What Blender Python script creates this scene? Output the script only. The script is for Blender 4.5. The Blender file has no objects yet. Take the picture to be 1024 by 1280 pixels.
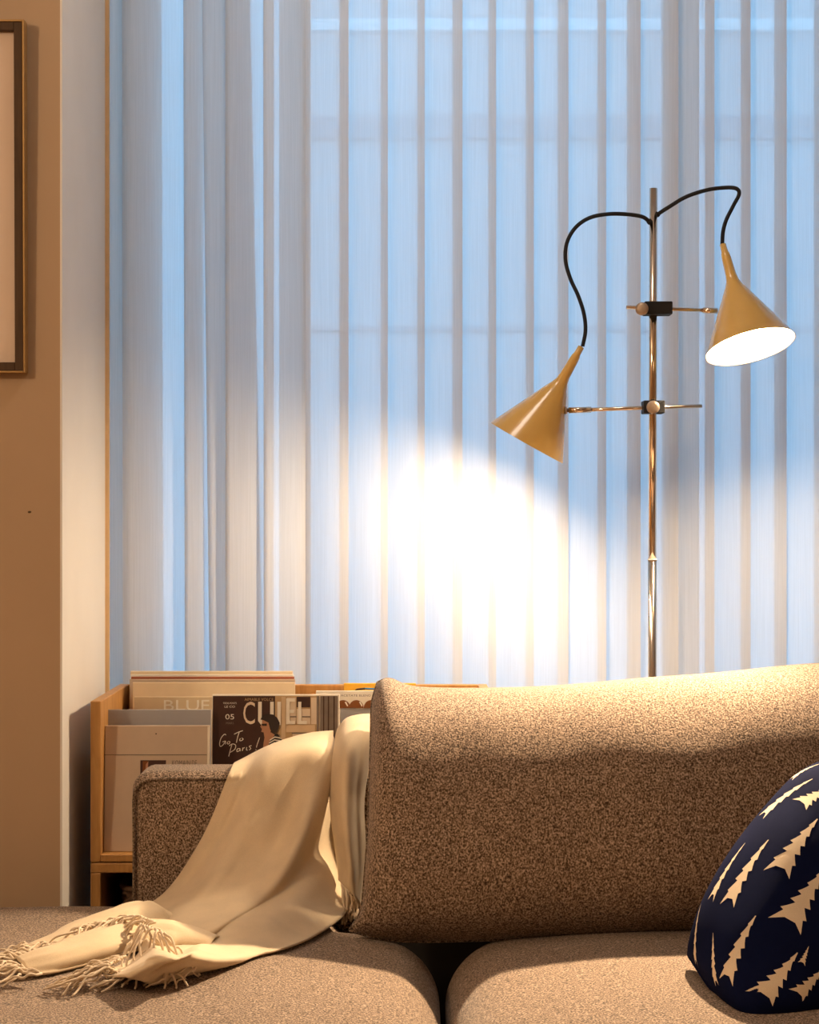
import bpy, bmesh, math, random
from mathutils import Vector, Matrix, noise

random.seed(7)
S = bpy.context.scene
COL = S.collection

# ------------------------------------------------------------------ camera
F = 2340.0            # focal length in pixels of the 1024 x 1280 frame
H = 1.13              # eye height
cam_d = bpy.data.cameras.new('camera')
cam_d.sensor_fit = 'HORIZONTAL'
cam_d.sensor_width = 24.0
cam_d.lens = 24.0 * F / 1024.0
cam = bpy.data.objects.new('camera', cam_d)
cam.location = (0, 0, H)
cam.rotation_euler = (math.radians(90), 0, 0)
COL.objects.link(cam)
S.camera = cam

# ------------------------------------------------------------------ world, lights, exposure
w = bpy.data.worlds.new('dusk_sky')
S.world = w
w.use_nodes = True
bg = w.node_tree.nodes['Background']
bg.inputs['Color'].default_value = (0.245, 0.61, 1.0, 1)
bg.inputs['Strength'].default_value = 5.5


def point(name, loc, watts, col, rad):
    l = bpy.data.lights.new(name, 'POINT')
    l.energy = watts
    l.color = col
    l.shadow_soft_size = rad
    o = bpy.data.objects.new(name, l)
    o.location = loc
    COL.objects.link(o)
    return o


point('ceiling_lamp_light', (-2.0, 1.3, 2.25), 72, (1.0, 0.72, 0.46), 0.12)
point('room_lamp_light', (1.0, 0.2, 2.0), 9, (1.0, 0.75, 0.50), 0.18)
point('recess_fill_light', (0.0, 3.10, 2.60), 10, (1.0, 0.87, 0.74), 0.16)  # unseen light, added to brighten the recess and the blind
LAMP_W_LOW, LAMP_W_HIGH = 30.0, 38.0     # bare bulbs
SPOT_HIGH = 310.0                        # beam added in the upper shade to brighten the seat
LAMP_COL = (1.0, 0.74, 0.47)

S.view_settings.view_transform = 'Standard'
S.view_settings.look = 'None'
S.view_settings.exposure = 0.0
S.view_settings.gamma = 1.0
S.view_settings.use_curve_mapping = False
S.cycles.max_bounces = 10
S.cycles.transparent_max_bounces = 24
S.cycles.caustics_reflective = False
S.cycles.caustics_refractive = False
S.cycles.sample_clamp_indirect = 6.0


# ------------------------------------------------------------------ helpers
def at(px, py, d):
    return Vector(((px - 512.0) / F * d, d, H - (py - 640.0) / F * d))


def xat(px, d):
    return (px - 512.0) / F * d


def zat(py, d):
    return H - (py - 640.0) / F * d


def link(o, parent=None):
    COL.objects.link(o)
    if parent is not None:
        o.parent = parent
    return o


def mesh_obj(name, verts, faces, mats, parent=None, smooth=False, midx=None):
    me = bpy.data.meshes.new(name)
    me.from_pydata([tuple(v) for v in verts], [], faces)
    if not isinstance(mats, (list, tuple)):
        mats = [mats]
    for m in mats:
        me.materials.append(m)
    if midx:
        me.polygons.foreach_set('material_index', midx)
    if smooth:
        me.polygons.foreach_set('use_smooth', [True] * len(me.polygons))
    me.update()
    return link(bpy.data.objects.new(name, me), parent)


def bm_obj(name, bm, mats, parent=None, smooth=False):
    me = bpy.data.meshes.new(name)
    bmesh.ops.recalc_face_normals(bm, faces=bm.faces)
    bm.to_mesh(me)
    bm.free()
    if not isinstance(mats, (list, tuple)):
        mats = [mats]
    for m in mats:
        me.materials.append(m)
    if smooth:
        me.polygons.foreach_set('use_smooth', [True] * len(me.polygons))
    return link(bpy.data.objects.new(name, me), parent)


def bm_box(bm, lo, hi, bevel=0.0, segs=2, mat=None):
    r = bmesh.ops.create_cube(bm, size=1.0)
    vs = r['verts']
    for v in vs:
        v.co = Vector((lo[i] + (v.co[i] + 0.5) * (hi[i] - lo[i]) for i in range(3)))
    if mat is not None:
        for v in vs:
            v.co = mat @ v.co
    if bevel > 0:
        es = list({e for v in vs for e in v.link_edges})
        bmesh.ops.bevel(bm, geom=es, offset=bevel, segments=segs, affect='EDGES', profile=0.5)


def box(name, lo, hi, mats, parent=None, bevel=0.0, segs=2, smooth=False):
    bm = bmesh.new()
    bm_box(bm, lo, hi, bevel, segs)
    return bm_obj(name, bm, mats, parent, smooth)


def catmull(pts, n):
    """n samples along a Catmull-Rom curve through pts"""
    pts = [Vector(p) for p in pts]
    m = len(pts)
    out = []
    for k in range(n):
        t = k / (n - 1) * (m - 1)
        i = min(int(t), m - 2)
        f = t - i
        p1, p2 = pts[i], pts[i + 1]
        p0 = pts[i - 1] if i > 0 else p1 * 2 - p2
        p3 = pts[i + 2] if i + 2 < m else p2 * 2 - p1
        out.append(0.5 * ((2 * p1) + (p2 - p0) * f + (2 * p0 - 5 * p1 + 4 * p2 - p3) * f * f
                          + (3 * p1 - p0 - 3 * p2 + p3) * f * f * f))
    return out


def tube_geo(path, rad, seg=10, cap=True):
    """verts, faces of a round tube along a list of points; rad number or list"""
    n = len(path)
    verts, faces = [], []
    up = None
    for i, p in enumerate(path):
        t = (path[min(i + 1, n - 1)] - path[max(i - 1, 0)]).normalized()
        if up is None:
            up = Vector((0, 0, 1)) if abs(t.z) < 0.9 else Vector((1, 0, 0))
        a = t.cross(up).normalized()
        b = a.cross(t).normalized()
        up = b
        r = rad[i] if isinstance(rad, (list, tuple)) else rad
        for k in range(seg):
            an = 2 * math.pi * k / seg
            verts.append(p + a * (r * math.cos(an)) + b * (r * math.sin(an)))
    for i in range(n - 1):
        for k in range(seg):
            k2 = (k + 1) % seg
            faces.append((i * seg + k, i * seg + k2, (i + 1) * seg + k2, (i + 1) * seg + k))
    if cap:
        faces.append(tuple(range(seg))[::-1])
        faces.append(tuple((n - 1) * seg + k for k in range(seg)))
    return verts, faces


def tube(name, path, rad, mat, parent=None, seg=12):
    v, f = tube_geo([Vector(p) for p in path], rad, seg)
    return mesh_obj(name, v, f, mat, parent, True)


def lathe_geo(origin, axis, prof, seg=48):
    """prof: list of (distance along axis, radius)"""
    axis = axis.normalized()
    a = axis.cross(Vector((0, 1, 0.3))).normalized()
    b = axis.cross(a).normalized()
    verts, faces = [], []
    for (s, r) in prof:
        for k in range(seg):
            an = 2 * math.pi * k / seg
            verts.append(origin + axis * s + a * (r * math.cos(an)) + b * (r * math.sin(an)))
    for i in range(len(prof) - 1):
        for k in range(seg):
            k2 = (k + 1) % seg
            faces.append((i * seg + k, i * seg + k2, (i + 1) * seg + k2, (i + 1) * seg + k))
    return verts, faces


def merge(geos):
    V, Fc = [], []
    for v, f in geos:
        o = len(V)
        V += v
        Fc += [tuple(i + o for i in q) for q in f]
    return V, Fc


def tag(o, label, cat, group=None, kind=None):
    o['label'] = label
    o['category'] = cat
    if group:
        o['group'] = group
    if kind:
        o['kind'] = kind
    return o


def empty(name, loc=(0, 0, 0)):
    o = bpy.data.objects.new(name, None)
    o.empty_display_size = 0.1
    o.location = loc
    COL.objects.link(o)
    return o


def structure(o):
    o['kind'] = 'structure'
    return o


# ------------------------------------------------------------------ materials
def mat_base(name):
    m = bpy.data.materials.new(name)
    m.use_nodes = True
    nt = m.node_tree
    return m, nt, nt.nodes['Principled BSDF']


def N(nt, t, **kw):
    n = nt.nodes.new(t)
    for k, v in kw.items():
        setattr(n, k, v)
    return n


def ramp(nt, stops):
    r = N(nt, 'ShaderNodeValToRGB')
    el = r.color_ramp.elements
    while len(el) < len(stops):
        el.new(0.5)
    for e, (p, c) in zip(el, stops):
        e.position = p
        e.color = (c[0], c[1], c[2], 1)
    return r


def simple(name, col, rough=0.6, metal=0.0, var=0.06, scale=30.0, bump=0.0, bump_scale=200.0, coat=0.0):
    m, nt, b = mat_base(name)
    b.inputs['Roughness'].default_value = rough
    b.inputs['Metallic'].default_value = metal
    b.inputs['Coat Weight'].default_value = coat
    tc = N(nt, 'ShaderNodeTexCoord')
    nz = N(nt, 'ShaderNodeTexNoise')
    nz.inputs['Scale'].default_value = scale
    nz.inputs['Detail'].default_value = 3
    nt.links.new(tc.outputs['Object'], nz.inputs['Vector'])
    r = ramp(nt, [(0.3, [c * (1 - var) for c in col]), (0.7, [min(1, c * (1 + var)) for c in col])])
    nt.links.new(nz.outputs['Fac'], r.inputs['Fac'])
    nt.links.new(r.outputs['Color'], b.inputs['Base Color'])
    if bump:
        n2 = N(nt, 'ShaderNodeTexNoise')
        n2.inputs['Scale'].default_value = bump_scale
        nt.links.new(tc.outputs['Object'], n2.inputs['Vector'])
        bp = N(nt, 'ShaderNodeBump')
        bp.inputs['Strength'].default_value = bump
        bp.inputs['Distance'].default_value = 0.003
        nt.links.new(n2.outputs['Fac'], bp.inputs['Height'])
        nt.links.new(bp.outputs['Normal'], b.inputs['Normal'])
    return m


def tweed(name, dark, mid, light, scale=360.0):
    m, nt, b = mat_base(name)
    b.inputs['Roughness'].default_value = 0.95
    b.inputs['Specular IOR Level'].default_value = 0.1
    b.inputs['Sheen Weight'].default_value = 0.18
    tc = N(nt, 'ShaderNodeTexCoord')
    mp = N(nt, 'ShaderNodeMapping')
    mp.inputs['Scale'].default_value = (1.0, 1.0, 0.8)
    nt.links.new(tc.outputs['Object'], mp.inputs['Vector'])
    n1 = N(nt, 'ShaderNodeTexNoise')
    n1.inputs['Scale'].default_value = scale
    n1.inputs['Detail'].default_value = 2.5
    n1.inputs['Roughness'].default_value = 0.65
    nt.links.new(mp.outputs['Vector'], n1.inputs['Vector'])
    r = ramp(nt, [(0.36, dark), (0.50, mid), (0.66, light)])
    nt.links.new(n1.outputs['Fac'], r.inputs['Fac'])
    nt.links.new(r.outputs['Color'], b.inputs['Base Color'])
    bp = N(nt, 'ShaderNodeBump')
    bp.inputs['Strength'].default_value = 0.55
    bp.inputs['Distance'].default_value = 0.0022
    nt.links.new(n1.outputs['Fac'], bp.inputs['Height'])
    nt.links.new(bp.outputs['Normal'], b.inputs['Normal'])
    return m


def wood(name, c1, c2, rough=0.45):
    m, nt, b = mat_base(name)
    b.inputs['Roughness'].default_value = rough
    tc = N(nt, 'ShaderNodeTexCoord')
    mp = N(nt, 'ShaderNodeMapping')
    mp.inputs['Scale'].default_value = (14, 14, 1.6)
    nt.links.new(tc.outputs['Object'], mp.inputs['Vector'])
    nz = N(nt, 'ShaderNodeTexNoise')
    nz.inputs['Scale'].default_value = 6
    nz.inputs['Detail'].default_value = 5
    nz.inputs['Distortion'].default_value = 1.2
    nt.links.new(mp.outputs['Vector'], nz.inputs['Vector'])
    r = ramp(nt, [(0.3, c1), (0.7, c2)])
    nt.links.new(nz.outputs['Fac'], r.inputs['Fac'])
    nt.links.new(r.outputs['Color'], b.inputs['Base Color'])
    return m


def woven(name, col, scale=900.0, sheen=0.15, spec=0.15):
    """soft wool with a fine twill"""
    m, nt, b = mat_base(name)
    b.inputs['Roughness'].default_value = 0.9
    b.inputs['Specular IOR Level'].default_value = spec
    b.inputs['Sheen Weight'].default_value = sheen
    tc = N(nt, 'ShaderNodeTexCoord')
    n1 = N(nt, 'ShaderNodeTexNoise')
    n1.inputs['Scale'].default_value = scale
    n1.inputs['Detail'].default_value = 2
    n2 = N(nt, 'ShaderNodeTexNoise')
    n2.inputs['Scale'].default_value = 14
    n2.inputs['Detail'].default_value = 3
    for n in (n1, n2):
        nt.links.new(tc.outputs['Object'], n.inputs['Vector'])
    mx = N(nt, 'ShaderNodeMath', operation='MULTIPLY_ADD')
    nt.links.new(n1.outputs['Fac'], mx.inputs[0])
    mx.inputs[1].default_value = 0.5
    mul = N(nt, 'ShaderNodeMath', operation='MULTIPLY')
    nt.links.new(n2.outputs['Fac'], mul.inputs[0])
    mul.inputs[1].default_value = 0.5
    nt.links.new(mul.outputs[0], mx.inputs[2])
    r = ramp(nt, [(0.35, [c * 0.86 for c in col]), (0.65, [min(1, c * 1.1) for c in col])])
    nt.links.new(mx.outputs[0], r.inputs['Fac'])
    nt.links.new(r.outputs['Color'], b.inputs['Base Color'])
    bp = N(nt, 'ShaderNodeBump')
    bp.inputs['Strength'].default_value = 0.25
    bp.inputs['Distance'].default_value = 0.0015
    nt.links.new(n1.outputs['Fac'], bp.inputs['Height'])
    nt.links.new(bp.outputs['Normal'], b.inputs['Normal'])
    return m


def emitter(name, col, strength):
    m = bpy.data.materials.new(name)
    m.use_nodes = True
    nt = m.node_tree
    nt.nodes.clear()
    e = N(nt, 'ShaderNodeEmission')
    e.inputs['Color'].default_value = (*col, 1)
    e.inputs['Strength'].default_value = strength
    o = N(nt, 'ShaderNodeOutputMaterial')
    nt.links.new(e.outputs[0], o.inputs['Surface'])
    return m


def sheer(name):
    """thin white slat cloth: part see-through, part translucent, part diffuse"""
    m = bpy.data.materials.new(name)
    m.use_nodes = True
    nt = m.node_tree
    nt.nodes.clear()
    tc = N(nt, 'ShaderNodeTexCoord')
    mp = N(nt, 'ShaderNodeMapping')
    mp.inputs['Scale'].default_value = (160, 160, 2.0)
    nt.links.new(tc.outputs['Object'], mp.inputs['Vector'])
    nz = N(nt, 'ShaderNodeTexNoise')
    nz.inputs['Scale'].default_value = 3.0
    nz.inputs['Detail'].default_value = 3
    nt.links.new(mp.outputs['Vector'], nz.inputs['Vector'])
    r = ramp(nt, [(0.3, (0.83, 0.81, 0.78)), (0.7, (0.90, 0.88, 0.86))])
    nt.links.new(nz.outputs['Fac'], r.inputs['Fac'])
    d = N(nt, 'ShaderNodeBsdfDiffuse')
    t = N(nt, 'ShaderNodeBsdfTranslucent')
    tr = N(nt, 'ShaderNodeBsdfTransparent')
    tr.inputs['Color'].default_value = (0.95, 0.97, 1, 1)
    nt.links.new(r.outputs['Color'], d.inputs['Color'])
    nt.links.new(r.outputs['Color'], t.inputs['Color'])
    a = N(nt, 'ShaderNodeMixShader')
    a.inputs[0].default_value = 0.40
    nt.links.new(d.outputs[0], a.inputs[1])
    nt.links.new(t.outputs[0], a.inputs[2])
    b = N(nt, 'ShaderNodeMixShader')
    b.inputs[0].default_value = 0.13
    nt.links.new(a.outputs[0], b.inputs[1])
    nt.links.new(tr.outputs[0], b.inputs[2])
    o = N(nt, 'ShaderNodeOutputMaterial')
    nt.links.new(b.outputs[0], o.inputs['Surface'])
    return m


def pane(name):
    m = bpy.data.materials.new(name)
    m.use_nodes = True
    nt = m.node_tree
    nt.nodes.clear()
    tr = N(nt, 'ShaderNodeBsdfTransparent')
    tr.inputs['Color'].default_value = (0.95, 0.98, 0.98, 1)
    g = N(nt, 'ShaderNodeBsdfGlossy')
    g.inputs['Roughness'].default_value = 0.02
    mx = N(nt, 'ShaderNodeMixShader')
    fr = N(nt, 'ShaderNodeFresnel')
    fr.inputs['IOR'].default_value = 1.45
    nt.links.new(fr.outputs[0], mx.inputs[0])
    nt.links.new(tr.outputs[0], mx.inputs[1])
    nt.links.new(g.outputs[0], mx.inputs[2])
    o = N(nt, 'ShaderNodeOutputMaterial')
    nt.links.new(mx.outputs[0], o.inputs['Surface'])
    return m


M = {
    'wall': simple('tan_wall_paint', (0.48, 0.335, 0.21), 0.85, var=0.02, scale=6, bump=0.05, bump_scale=120),
    'reveal': simple('white_plaster', (0.80, 0.76, 0.70), 0.85, var=0.02, scale=6, bump=0.05, bump_scale=120),
    'ceiling': simple('ceiling_white', (0.78, 0.76, 0.72), 0.9),
    'floor': wood('floor_oak', (0.28, 0.17, 0.09), (0.38, 0.24, 0.13)),
    'white_frame': simple('white_window_paint', (0.78, 0.78, 0.78), 0.4),
    'edge_strip': simple('tan_strip', (0.72, 0.48, 0.26), 0.6),
    'sheer': sheer('sheer_slat_cloth'),
    'pane': pane('window_glass'),
    'facade': simple('pale_render', (0.62, 0.62, 0.64), 0.9),
    'facade_dark': simple('dark_brick', (0.44, 0.44, 0.48), 0.9),
    'facade_light': simple('white_stone', (0.95, 0.95, 0.95), 0.8),
    'sofa': tweed('sofa_tweed', (0.035, 0.023, 0.016), (0.215, 0.146, 0.100), (0.56, 0.42, 0.31)),
    'gap_shade': simple('gap_shade_black', (0.010, 0.008, 0.007), 0.9),  # black stands in for the deep shade between the seat cushions
    'piping': tweed('sofa_piping_tweed', (0.03, 0.02, 0.014), (0.15, 0.105, 0.07), (0.4, 0.3, 0.22)),
    'throw': woven('cream_wool', (0.68, 0.54, 0.365)),
    'fringe': simple('cream_yarn', (0.70, 0.57, 0.42), 0.9),
    'navy': woven('navy_cotton', (0.005, 0.008, 0.036), 1200, 0.0, 0.03),
    'motif': woven('cream_print', (0.80, 0.66, 0.48), 1200, 0.0),
    'steel': simple('brushed_nickel', (0.74, 0.60, 0.46), 0.10, metal=1.0, var=0.02),
    'black': simple('black_rubber', (0.008, 0.008, 0.010), 0.75, var=0.02),
    'knob': simple('bronze_knob', (0.42, 0.32, 0.24), 0.45, metal=0.7, var=0.03),
    'enamel': simple('mustard_enamel', (0.74, 0.47, 0.13), 0.22, var=0.02, coat=0.4),
    'inner': simple('white_enamel', (0.90, 0.88, 0.84), 0.5, var=0.01),
    
    'oak': wood('honey_oak', (0.42, 0.20, 0.055), (0.56, 0.29, 0.09)),
    'basket': simple('dark_wicker', (0.16, 0.09, 0.05), 0.7, var=0.4, scale=120),
    'frame_gold': simple('brass_edge', (0.45, 0.27, 0.10), 0.4, metal=0.5),
    'frame_brown': wood('walnut_frame', (0.060, 0.030, 0.010), (0.085, 0.043, 0.015), 0.75),
    'print': simple('pale_print', (0.78, 0.62, 0.50), 0.6, var=0.03, scale=2.0),
    'hole': simple('wall_hole_dark', (0.10, 0.06, 0.03), 0.9),
    # printed matter
    'p_cream': simple('cream_card', (0.84, 0.68, 0.46), 0.6, var=0.04),
    'p_cream2': simple('old_cream_card', (0.70, 0.56, 0.36), 0.6, var=0.05),
    'p_gray': simple('grey_card', (0.38, 0.37, 0.38), 0.55, var=0.02),
    'p_tan': simple('tan_card', (0.58, 0.45, 0.33), 0.6, var=0.03),
    'p_brown': simple('dark_brown_print', (0.055, 0.022, 0.016), 0.4, var=0.1, scale=60),
    'p_sand': simple('sand_print', (0.56, 0.38, 0.20), 0.5, var=0.06, scale=40),
    'p_sand2': simple('pale_sand_print', (0.72, 0.54, 0.34), 0.5, var=0.04),
    'p_taupe': simple('taupe_print', (0.22, 0.175, 0.14), 0.5, var=0.12, scale=50),
    'p_paper': simple('white_paper', (0.88, 0.82, 0.70), 0.6),
    'p_pale': simple('pale_print_letters', (0.80, 0.66, 0.50), 0.6),
    'p_black': simple('black_print', (0.02, 0.016, 0.014), 0.5),
    'p_lens': simple('amber_lens_print', (0.22, 0.07, 0.015), 0.35, var=0.2, scale=60),
    'p_skin': simple('skin_print', (0.50, 0.25, 0.14), 0.5),
    'p_hair': simple('hair_print', (0.030, 0.018, 0.014), 0.5),
    'p_yellow': simple('yellow_card', (0.85, 0.46, 0.04), 0.5),
    'p_blue': simple('blue_plastic', (0.03, 0.25, 0.60), 0.35),
    'p_red': simple('rust_card', (0.36, 0.10, 0.04), 0.6),
}

# ------------------------------------------------------------------ room shell
YW = 3.54            # face of the left wall
XR = -0.661          # face of the window recess
YB = 4.16            # window wall
structure(box('floor', (-3.2, -2.0, -0.1), (2.4, 4.5, 0.0), M['floor']))
structure(box('ceiling', (-3.2, -2.0, 2.70), (2.4, 4.5, 2.8), M['ceiling']))
structure(box('wall_left', (-3.2, YW, 0.0), (XR, 4.40, 2.70), [M['wall']]))
# the recess side carries its own plaster skin
structure(box('wall_recess', (XR, YW, 0.0), (XR + 0.004, YB, 2.70), M['reveal']))
structure(box('wall_far_left', (-3.3, -2.0, 0.0), (-3.2, 4.4, 2.70), M['wall']))
structure(box('wall_right', (2.4, -2.0, 0.0), (2.5, 4.5, 2.70), M['wall']))
structure(box('wall_back', (-3.3, -2.1, 0.0), (2.5, -2.0, 2.70), M['wall']))
# window wall: lintel, sill strip and side piers round one wide opening
WX0, WX1 = xat(142, YB), 2.2
bm = bmesh.new()
bm_box(bm, (XR, YB, 0.0), (WX0, 4.40, 2.70))
bm_box(bm, (WX1, YB, 0.0), (2.4, 4.40, 2.70))
bm_box(bm, (WX0, YB, 2.56), (WX1, 4.40, 2.70))
bm_box(bm, (WX0, YB, 0.0), (WX1, 4.40, 0.08))
structure(bm_obj('wall_window', bm, M['reveal']))
structure(box('recess_strip_1', (XR + 0.003, 4.040, 0.0), (XR + 0.0125, 4.050, 2.70), M['edge_strip'], bevel=0.001))  # narrow tan strip up the recess side

win = empty('window_1', (0, 4.30, 0.08))
structure(win)
bm = bmesh.new()
def wbar(x0, x1, z0, z1, y0=-0.03, y1=0.03):
    bm_box(bm, (x0, y0, z0), (x1, y1, z1), 0.004, 1)
wbar(WX0, WX0 + 0.03, 0, 2.48)
wbar(xat(350, 4.30), xat(382, 4.30), 0, 2.48)
wbar(xat(828, 4.30), xat(872, 4.30), 0, 2.48)
wbar(xat(1290, 4.30), xat(1350, 4.30), 0, 2.48)
wbar(WX1 - 0.05, WX1, 0, 2.48)
wbar(WX0, WX1, 0, 0.06)
wbar(WX0, WX1, 2.42, 2.48)
bm_obj('window_frame', bm, M['white_frame'], win)
for (a, b) in ((163, 350), (382, 822), (878, 1290)):
    box('window_pane', (xat(a, 4.30), -0.003, 0.06), (xat(b, 4.30), 0.003, 2.42), M['pane'], win)

# the building across the street, seen dimly through the cloth
bld = empty('building', (0, 10.0, -3.0))
tag(bld, 'pale building across the street, faintly seen through the window blind', 'building')
bx0, bx1 = xat(388, 10.0), xat(2400, 10.0)
box('facade', (xat(-900, 10), 0.0, 0), (bx1, 4, 9.0), M['facade'], bld)
zl = zat(33, 10) + 3
box('ledge', (bx0, -0.05, zl - 0.03), (bx1, 0.0, zl + 0.03), M['facade_light'], bld)
zl = zat(160, 10) + 3
box('string_course', (bx0, -0.03, zl - 0.06), (bx1, 0.0, zl + 0.06), M['facade_dark'], bld)
zl = zat(411, 10) + 3
box('string_course', (bx0, -0.02, zl - 0.012), (bx1, 0.0, zl + 0.012), M['facade_dark'], bld)
box('ground', (-40, 4.5, -3.2), (60, 60, -3.0), M['facade_dark'])
structure(bpy.data.objects['ground'])

# ------------------------------------------------------------------ vertical blind
YS = 4.085
blind = empty('vertical_blind', (0, YS, 2.50))
tag(blind, 'white sheer vertical blind of long overlapping slats across the window', 'blind')
box('head_rail', (XR + 0.02, -0.03, 0.0), (2.15, 0.03, 0.045), M['white_frame'], blind, 0.004)


def slat(x0, x1, y0, y1, x0b=None, x1b=None, arc=0.006, hem=0.0022):
    """one hanging slat from (x0,y0) to (x1,y1), x0b/x1b its foot"""
    x0b = x0 if x0b is None else x0b
    x1b = x1 if x1b is None else x1b
    n, nz = 10, 9
    z0, z1 = -2.40, 0.0
    verts, faces = [], []
    prof = [(-0.004, 0.0045)]
    for j in range(n + 1):
        f = j / n
        prof.append((f, None))
    for i in range(nz + 1):
        g = i / nz
        a, b = x0 + (x0b - x0) * g, x1 + (x1b - x1) * g
        for j, (f, cy) in enumerate(prof):
            if cy is None:
                verts.append((a + (b - a) * f, y0 + (y1 - y0) * f - arc * math.sin(math.pi * f), z1 + (z0 - z1) * g))
            else:
                verts.append((a - hem * 0.5, y0 + cy, z1 + (z0 - z1) * g))
    m = len(prof)
    for i in range(nz):
        for j in range(m - 1):
            faces.append((i * m + j, i * m + j + 1, (i + 1) * m + j + 1, (i + 1) * m + j))
    return mesh_obj('slat', verts, faces, M['sheer'], blind, True)


def X(px):
    return xat(px, YS)


# the slats gathered at the left end
slat(X(133), X(199), 0.010, 0.034, X(133), X(203), arc=0.004)
slat(X(153), X(252), -0.006, 0.018, X(155), X(256), arc=0.010)
slat(X(230), X(285), -0.012, 0.014, X(233), X(285), arc=0.004)
slat(X(252), X(309), -0.010, 0.020, X(267), X(335), arc=0.004)
slat(X(283), X(342), -0.018, 0.012, X(283), X(341), arc=0.004)
slat(X(330), X(388), -0.012, 0.018, X(331), X(388), arc=0.004)
# the regular run
edges = [377, 436, 485, 531, 578, 620, 667, 710, 757, 800, 847, 892, 937, 982]
while edges[-1] < 1640:
    edges.append(edges[-1] + 47)
for i, e in enumerate(edges):
    nxt = edges[i + 1] if i + 1 < len(edges) else e + 47
    if e == 377:
        e = 387
    over = 9 + (3 if i % 3 == 1 else 0)
    if 785 <= e <= 850:
        over = 15
    slat(X(e - over), X(nxt), 0.016, -0.014, arc=0.005, hem=-0.001)

# ------------------------------------------------------------------ picture on the left wall
pic = empty('picture_frame', (xat(-120, YW), YW - 0.001, zat(250, YW)))
tag(pic, 'dark brown framed pale print hanging on the left wall', 'picture')
pic.rotation_euler = (math.radians(1.0), 0, math.radians(0))
px0, px1 = xat(-280, YW) - pic.location.x, xat(35.0, YW) - pic.location.x
pz0, pz1 = zat(467, YW) - pic.location.z, zat(30, YW) - pic.location.z
fw, ft = 0.016, 0.030
def ring(name, x0, x1, z0, z1, wd, y0, y1, mat):
    b = bmesh.new()
    bm_box(b, (x0, y0, z0), (x0 + wd, y1, z1), 0.001, 1)
    bm_box(b, (x1 - wd, y0, z0), (x1, y1, z1), 0.001, 1)
    bm_box(b, (x0 + wd, y0, z0), (x1 - wd, y1, z0 + wd), 0.001, 1)
    bm_box(b, (x0 + wd, y0, z1 - wd), (x1 - wd, y1, z1), 0.001, 1)
    return bm_obj(name, b, mat, pic)
ring('frame_edge', px0, px1, pz0, pz1, 0.004, -ft, -0.002, M['frame_gold'])
ring('frame_moulding', px0 + 0.004, px1 - 0.004, pz0 + 0.004, pz1 - 0.004, fw, -ft + 0.002, -0.002, M['frame_brown'])
box('print', (px0 + 0.018, -0.012, pz0 + 0.018), (px1 - 0.018, -0.006, pz1 - 0.018), M['print'], pic)
hole = bmesh.new()
bmesh.ops.create_icosphere(hole, subdivisions=2, radius=0.0022)
for v in hole.verts:
    v.co.x *= 1.6 + 0.4 * noise.noise(v.co * 900)
    v.co.y *= 0.5
ho = bm_obj('wall_chip', hole, M['hole'], None, True)
ho.location = (xat(37, YW), YW - 0.0003, zat(640, YW))
tag(ho, 'tiny dark chip in the paint of the left wall below the picture', 'wall mark')

# ------------------------------------------------------------------ record bin behind the sofa
BX0, BX1 = xat(113, 3.62), 0.165
BY0, BY1 = 3.62, 3.985
BT, BM, T = 0.764, 0.452, 0.020
bin_ = empty('record_cabinet', ((BX0 + BX1) / 2, (BY0 + BY1) / 2, 0))
tag(bin_, 'honey oak record cabinet with open top bin between the window and the sofa', 'cabinet')
def bpart(name, lo, hi, mat='oak', bev=0.002):
    o = bin_.location
    lo = (lo[0] - o.x, lo[1] - o.y, lo[2])
    hi = (hi[0] - o.x, hi[1] - o.y, hi[2])
    return box(name, lo, hi, M[mat], bin_, bev)
bpart('side_panel', (BX0, BY0, BM + 0.001), (BX0 + T, BY1, BT))
bpart('side_panel', (BX1 - T, BY0, BM + 0.001), (BX1, BY1, BT))
bpart('back_panel', (BX0 + T, BY1 - 0.02, BM + 0.001), (BX1 - T, BY1, BT))
bpart('bin_floor', (BX0 + T, BY0, BM + 0.001), (BX1 - T, BY1 - 0.02, BM + 0.016))
bpart('bin_divider', (-0.232, BY0 + 0.012, BM + 0.016), (-0.222, BY1 - 0.02, BM + 0.20))
bpart('lower_top_board', (BX0, BY0, BM - 0.020), (BX1, BY1, BM - 0.001))
bpart('lower_side_panel', (BX0, BY0, 0.0), (BX0 + T, BY1, BM - 0.020))
bpart('lower_side_panel', (BX1 - T, BY0, 0.0), (BX1, BY1, BM - 0.020))
bpart('lower_back_panel', (BX0 + T, BY1 - 0.02, 0.0), (BX1 - T, BY1, BM - 0.020))
bpart('lower_floor', (BX0 + T, BY0, 0.03), (BX1 - T, BY1 - 0.02, 0.05))

# woven basket in the lower part
bk = empty('wicker_basket', (-0.42, 3.80, 0.05))
tag(bk, 'dark woven basket inside the lower part of the record cabinet', 'basket')
bw, bd, bh = 0.15, 0.14, 0.34
verts, faces = [], []
rows, cols = 34, 96
for i in range(rows + 1):
    zz = bh * i / rows
    for k in range(cols):
        an = 2 * math.pi * k / cols
        c, s = math.cos(an), math.sin(an)
        q = (abs(c) ** 6 + abs(s) ** 6) ** (-1 / 6)
        wv = 0.003 * math.sin(k * math.pi / 2 + (math.pi if i % 2 else 0)) + (0.002 if i % 2 else 0)
        verts.append(((bw + wv) * c * q, (bd + wv) * s * q, zz))
for i in range(rows):
    for k in range(cols):
        k2 = (k + 1) % cols
        faces.append((i * cols + k, i * cols + k2, (i + 1) * cols + k2, (i + 1) * cols + k))
faces.append(tuple(range(cols))[::-1])
mesh_obj('basket_body', verts, faces, M['basket'], bk, False)
rim = []
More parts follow.
